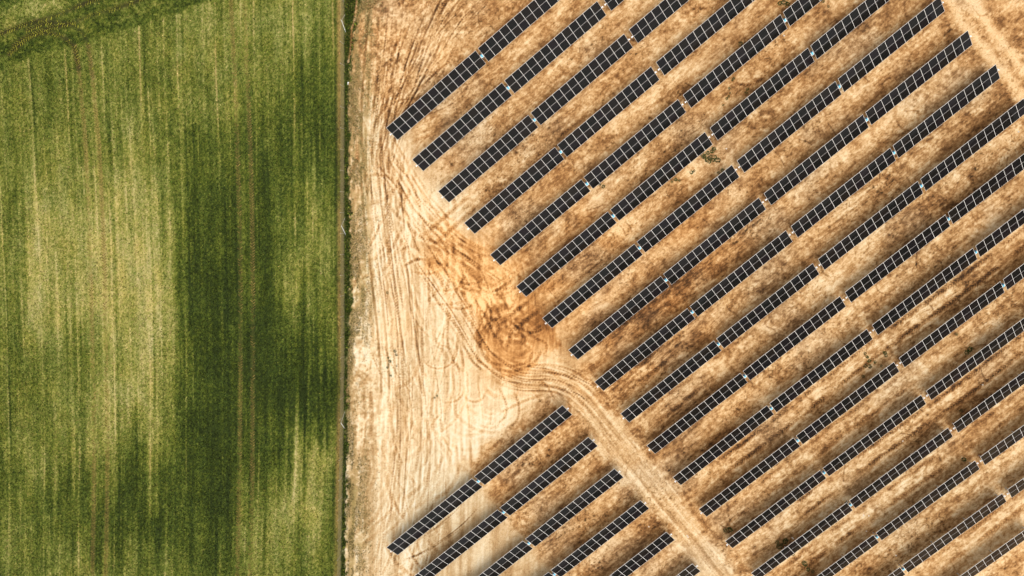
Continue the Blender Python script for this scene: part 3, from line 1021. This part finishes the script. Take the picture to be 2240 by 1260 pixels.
bm = bmesh.new()
tube(bm, (-TLEN / 2 - 0.17, 0, 0), (TLEN / 2 + 0.17, 0, 0), 0.065, seg=8)
ME_TUBE = bm_mesh('torque_tube', bm, [M_STEEL])
bm = bmesh.new()
box(bm, -0.03, 0.03, -0.08, 0.08, -0.08, 0.08)
box(bm, -0.05, -0.035, -0.05, 0.05, -0.05, 0.05)
bmesh.ops.bevel(bm, geom=bm.edges[:], offset=0.008, segments=1)
ME_CAP = bm_mesh('end_cap', bm, [M_WHITE])
bm = bmesh.new()
zt = HP - 0.15
box(bm, -0.06, 0.06, -0.075, -0.067, -0.45, zt)
box(bm, -0.06, 0.06, 0.067, 0.075, -0.45, zt)
box(bm, -0.004, 0.004, -0.067, 0.067, -0.45, zt)
ME_POST = bm_mesh('post', bm, [M_STEEL])
bm = bmesh.new()
tube(bm, (-0.03, 0, 0), (0.03, 0, 0), 0.11, seg=12)
box(bm, -0.028, 0.028, -0.09, 0.09, -0.20, -0.08)
ME_BEAR = bm_mesh('bearing', bm, [M_STEEL])
bm = bmesh.new()
box(bm, -0.12, 0.12, -0.16, 0.16, -0.20, 0.05)
tube(bm, (0, -0.30, -0.06), (0, -0.16, -0.06), 0.07, seg=10)
tube(bm, (0, 0.16, -0.06), (0, 0.22, -0.06), 0.09, seg=10)
bmesh.ops.bevel(bm, geom=[e for e in bm.edges if e.calc_length() > 0.2], offset=0.015, segments=1)
ME_DRIVE = bm_mesh('drive_unit', bm, [M_DRIVE])
bm = bmesh.new()
box(bm, -0.085, 0.085, -0.15, 0.13, 0.0, 0.025)
bmesh.ops.bevel(bm, geom=bm.edges[:], offset=0.006, segments=1)
ME_CTRL = bm_mesh('controller_panel', bm, [M_CYAN])
bm = bmesh.new()
box(bm, -0.16, -0.12, -0.20, 0.20, 0.02, 0.05)
box(bm, 0.12, 0.16, -0.20, 0.20, 0.02, 0.05)
box(bm, -0.12, 0.12, -0.235, -0.20, 0.02, 0.05)
ME_BRKT = bm_mesh('bracket', bm, [M_WHITE])


def put(name, me, parent, loc=(0, 0, 0), rot_=(0, 0, 0)):
    o = bpy.data.objects.new(name, me)
    o.parent = parent
    o.location = loc
    o.rotation_euler = rot_
    col.objects.link(o)
    return o


def tracker(uc, vc, yaw, tilt, label, group, seed):
    r = random.Random(seed)
    x, y = uc * ca - vc * sa, uc * sa + vc * ca
    e = bpy.data.objects.new('solar_tracker', None)
    e.empty_display_size = 1
    col.objects.link(e)
    e.location = (x, y, 0)
    e.rotation_euler = (0, 0, yaw)
    tag(e, label, 'solar tracker', group)
    c_, s_ = math.cos(tilt), math.sin(tilt)

    def on_axis(u, v, z):                      # place in the tilted plane
        return (u, v * c_ - z * s_, HP + v * s_ + z * c_)
    put('torque_tube', ME_TUBE, e, on_axis(0, 0, -0.15), (tilt, 0, 0))
    for sgn in (-1, 1):
        put('end_cap', ME_CAP, e, on_axis(sgn * (TLEN / 2 + 0.19), 0, -0.13), (tilt, 0, 0 if sgn > 0 else 0))
    for k in range(7):
        u = -TLEN / 2 + 0.3 + k * (TLEN - 0.6) / 6
        if k == 3:
            u = 0.0
        put('post', ME_POST, e, (u, 0.1 * s_, 0))
        if k != 3:
            put('bearing', ME_BEAR, e, on_axis(u, 0, -0.15), (0, 0, 0))
    dv = put('drive_unit', ME_DRIVE, e, on_axis(0, 0, -0.10), (tilt, 0, 0))
    put('controller_panel', ME_CTRL, dv, (0, 0, 0.055))
    put('bracket', ME_BRKT, dv)
    for wing in (-1, 1):
        for k in range(NMOD):
            u = wing * (MGAP / 2 + (k + 0.5) * PITCH)
            dt = r.gauss(0, 0.0035)
            p = put('solar_panel', ME_PANEL, e, on_axis(u, 0, 0), (tilt + dt, r.gauss(0, 0.002), 0))
            put('glass_pane', ME_PANE, p, (0, PANE_OFF, -0.0045), (r.gauss(0, 0.0012), r.gauss(0, 0.001), 0))
            put('glass_pane', ME_PANE, p, (0, -PANE_OFF, -0.0045), (r.gauss(0, 0.0012), r.gauss(0, 0.001), 0))
    return e


ordn = ['first', 'second', 'third', 'fourth', 'fifth', 'sixth', 'seventh', 'eighth', 'ninth', 'tenth', 'eleventh', 'twelfth', 'thirteenth', 'fourteenth', 'fifteenth', 'sixteenth', 'seventeenth', 'eighteenth']
SKEW = 0.004865
rt = random.Random(3)
for row in range(18):
    v_ = V0 - row * ROW_S
    u_ = U0 + SKEW * row
    tracker(u_ + TLEN / 2, v_, YAW, TH + rt.gauss(0, 0.006), 'fence-side solar tracker of the large block, %s row counted towards the dirt road' % ordn[row],
            'solar trackers of the large block', row)
    if 1 <= row <= 16:
        tracker(u_ + TLEN * 1.5 + TGAP, v_, YAW, TH + rt.gauss(0, 0.006), 'solar tracker of the large block away from the fence, %s row towards the dirt road' % ordn[row],
                'solar trackers of the large block', 100 + row)
for i, row in enumerate(range(8, 14)):
    v_ = V0 - row * ROW_S
    tracker(U0 - 4.65388 + SKEW * row - TLEN / 2 + (12.0 * 0), v_, YAW + R(0.55), R(35.0) + rt.gauss(0, 0.006),
            'solar tracker of the small block across the dirt road, %s row from the pale clearing' % ordn[i], 'solar trackers of the small block', 200 + row)

# ------------------------------------------------------------------ wire fence
FH = 1.62
fence = bpy.data.objects.new('wire_fence', None)
col.objects.link(fence)
y_top, y_bot = float(at(752, -40)[1]), float(at(744, 1300)[1])
fence.location = (float(fence_x((y_top + y_bot) / 2)), (y_top + y_bot) / 2, 0)
tag(fence, 'wire mesh fence on slim pale posts between the green field and the bare soil', 'fence')
fo = Vector(fence.location)
bm = bmesh.new()
tube(bm, (0, 0, -0.4), (0, 0, FH + 0.06), 0.028, seg=8)
ME_FP = bm_mesh('post', bm, [M_POST])
strain = [float(at(753, a)[1]) for a in (50, 494, 920)]
bay = 2.49
y_a = strain[0]
ylist = []
while y_a > y_bot:
    ylist.append(y_a)
    y_a -= bay
y_a = strain[0] + bay
while y_a < y_top + 3:
    ylist.append(y_a)
    y_a += bay
ylist.sort()
for i in range(len(ylist)):
    yy = ylist[i]
    put('post', ME_FP, fence, Vector((float(fence_x(yy)) , yy, 0)) - fo)
bm_r = None
for i in range(len(ylist) - 1):
    ya, yb = ylist[i], ylist[i + 1]
    A = Vector((float(fence_x(ya)), ya, 0))
    Bv = Vector((float(fence_x(yb)), yb, 0))
    mid = (A + Bv) / 2
    d = (Bv - A)
    Lb = d.length
    d.normalize()
    bm = bmesh.new()
    # chain link: two families of slanted wires, drawn as slim flat strips
    cell = 0.085
    n_ = int((Lb + FH) / cell)
    hw = 0.0028
    out = Vector((0.035, 0, 0))
    for fam in (1, -1):
        for k in range(n_):
            s0 = -FH + k * cell + (0.0 if fam > 0 else cell / 2)
            lo_t, hi_t = max(0.0, -s0), min(FH - 0.04, Lb - s0)
            if hi_t - lo_t < 0.05:
                continue
            pa_ = (s0 + lo_t, lo_t + 0.04)
            pb_ = (s0 + hi_t, hi_t + 0.04)
            if fam < 0:
                pa_, pb_ = (Lb - pa_[0], pa_[1]), (Lb - pb_[0], pb_[1])
            q0 = A - mid + d * pa_[0] + out + Vector((0.004 * fam, 0, pa_[1]))
            q1 = A - mid + d * pb_[0] + out + Vector((0.004 * fam, 0, pb_[1]))
            tube(bm, q0, q1, hw, seg=3, caps=False)
    for zz in (0.08, FH * 0.5, FH):
        tube(bm, A - mid + out + Vector((0.01, 0, zz)), Bv - mid + out + Vector((0.01, 0, zz)), 0.004, seg=4)
    put('wire_mesh', bm_mesh('wire_mesh', bm, [M_WIRE]), fence, mid - fo)
for ysn in strain:
    for sgn, off_ in ((-1, 0.06), (1, 0.06)):
        bm = bmesh.new()
        tube(bm, (0, 0, FH - 0.30), (0.06, sgn * 1.05, -0.15), 0.027, seg=8)
        put('brace', bm_mesh('brace', bm, [M_WHITE if sgn < 0 else M_POST]), fence, Vector((float(fence_x(ysn)) + off_, ysn, 0)) - fo)

# ------------------------------------------------------------------ weeds, stones, litter
def weed_mesh(seed, kind):
    r = np.random.default_rng(seed)
    n_ = 46
    rad = 0.34
    a_ = r.uniform(0, 2 * math.pi, n_)
    q = np.sqrt(r.random(n_)) * rad
    z = (1 - (q / rad) ** 2) * 0.20 * r.uniform(0.3, 1.0, n_) + 0.03
    cx, cy = np.cos(a_) * q, np.sin(a_) * q
    la = a_ + r.normal(0, 0.6, n_)
    Lf, Wf = r.uniform(0.10, 0.20, n_), r.uniform(0.045, 0.09, n_)
    dx, dy = np.cos(la), np.sin(la)
    co = np.empty((n_, 4, 3), np.float32)
    co[:, 0] = np.stack([cx, cy, z * 0.6], -1)
    co[:, 1] = np.stack([cx + dx * Lf * 0.5 - dy * Wf, cy + dy * Lf * 0.5 + dx * Wf, z + 0.02], -1)
    co[:, 2] = np.stack([cx + dx * Lf, cy + dy * Lf, z * 0.9], -1)
    co[:, 3] = np.stack([cx + dx * Lf * 0.5 + dy * Wf, cy + dy * Lf * 0.5 - dx * Wf, z + 0.02], -1)
    # stems reaching the ground
    st = np.empty((n_, 4, 3), np.float32)
    st[:, 0] = np.stack([cx * 0.2 - 0.006, cy * 0.2, np.full(n_, -0.05)], -1)
    st[:, 1] = np.stack([cx * 0.2 + 0.006, cy * 0.2, np.full(n_, -0.05)], -1)
    st[:, 2] = np.stack([cx + 0.004, cy, z * 0.6], -1)
    st[:, 3] = np.stack([cx - 0.004, cy, z * 0.6], -1)
    allc = np.concatenate([co, st]).reshape(-1, 3)
    base = np.array([[48, 76, 22]]) if kind == 0 else np.array([[86, 84, 44]])
    cl = np.concatenate([np.repeat(base * r.uniform(0.6, 1.25, (n_, 1)), 4, 0), np.repeat(np.array([[96, 88, 46]]), 4 * n_, 0)])
    me = mesh_from('weed', allc, np.arange(len(allc), dtype=np.int32), 4, lin(cl) * 0.6, smooth=False)
    me.materials.append(M_LEAF)
    return me


WM = [weed_mesh(s, s % 3 == 2) for s in range(6)]
rw = random.Random(21)


def weeds(label, group, spots, smin=0.5, smax=1.0):
    for (px, py) in spots:
        x, y = at(px, py)
        x, y = float(x), float(y)
        o = bpy.data.objects.new('weed', WM[rw.randrange(6)])
        col.objects.link(o)
        s = rw.uniform(smin, smax)
        o.scale = (s, s * rw.uniform(0.7, 1.1), s)
        o.rotation_euler = (0, 0, rw.uniform(0, 6.28))
        o.location = (x, y, ground_z(x, y))
        tag(o, label, 'weed', group)


weeds('low green weed on the tyre-marked pale strip near the ditch', 'weeds on the pale strip',
      [(849, 783), (853, 790), (851, 797), (848, 803), (864, 768), (867, 776), (855, 822), (868, 800), (956, 866), (951, 870), (1023, 765), (848, 640), (845, 475)], 0.25, 0.5)
weeds('dark green weed in the dense clump in the sixth aisle of the large block', 'clump of weeds in the sixth aisle',
      [(1541, 341), (1548, 335), (1553, 345), (1557, 332), (1546, 350), (1560, 350), (1565, 343), (1539, 344), (1552, 354), (1562, 326), (1570, 350), (1536, 338)], 0.45, 0.85)
weeds('small green weed straggling below the dense clump between two tracker rows', 'weeds below the clump',
      [(1478, 393), (1470, 398), (1486, 395), (1518, 374), (1513, 377), (1580, 372), (1572, 378), (1320, 408), (1312, 404)], 0.35, 0.6)
weeds('small dark weed in the string of weeds between the fourth and fifth tracker rows', 'string of weeds',
      [(1595, 193), (1597, 203), (1594, 211), (1590, 216), (1582, 230), (1635, 195), (1632, 203), (1605, 172), (1602, 175)], 0.3, 0.55)
weeds('green weed beside the drive of a tracker in the third row', 'weeds by the third row', [(1706, 8), (1715, 5), (1722, 9), (1800, 3), (1812, 14), (1620, 96)], 0.4, 0.75)
weeds('round dark weed on the wheel-tracked aisle of the twelfth tracker row', 'weeds on the tracked aisle',
      [(1896, 780), (1892, 773), (1901, 789), (1902, 801), (1898, 782), (1936, 772), (1938, 778), (1928, 800), (1914, 792), (1893, 801), (1889, 823)], 0.35, 0.7)
weeds('dusty green weed in the brown patch by the thirteenth and fourteenth tracker rows', 'weeds in the brown patch',
      [(2118, 768), (2122, 764), (2115, 771), (2092, 731), (2170, 650), (2105, 910), (2102, 898)], 0.4, 0.8)
weeds('green weed on the rough ground beside the dirt road end of the large block', 'weeds beside the dirt road',
      [(1586, 1160), (1596, 1158), (1700, 1186), (1710, 1190), (1718, 1183), (1734, 1212), (1768, 1245), (1778, 1250), (1760, 1232), (1705, 1195), (2108, 1005), (1852, 1098)], 0.45, 0.9)

for i in range(14):
    bm = bmesh.new()
    bmesh.ops.create_icosphere(bm, subdivisions=1, radius=0.10)
    for v in bm.verts:
        v.co *= rw.uniform(0.75, 1.2)
        v.co.z *= 0.6
    if i < 14:
        px, py = [(1419, 1152), (1733, 1176), (1889, 1127), (1895, 1162), (1735, 1178), (1715, 78), (2228, 288), (1503, 1172), (1900, 1128), (1975, 965), (2150, 842), (1505, 1175), (1589, 325), (1960, 1215)][i]
    x, y = (float(t) for t in at(px, py))
    o = link('stone', bm_mesh('stone', bm, [M_STONE]))
    o.location = (x, y, ground_z(x, y) + 0.03)
    o.rotation_euler = (0, 0, rw.uniform(0, 6))
    tag(o, 'small pale stone lying loose on the brown soil', 'stone', 'loose stones on the soil')
bm = bmesh.new()
box(bm, -0.09, 0.09, -0.15, 0.15, 0, 0.14)
box(bm, -0.07, 0.07, -0.12, 0.12, 0.14, 0.16)
bmesh.ops.bevel(bm, geom=bm.edges[:], offset=0.012, segments=1)
x, y = (float(t) for t in at(761.5, 182))
o = link('marker_box', bm_mesh('marker_box', bm, [M_WHITE]))
o.location = (x, y, ground_z(x, y) - 0.01)
tag(o, 'small white box lying in the ditch grass by the fence', 'box')
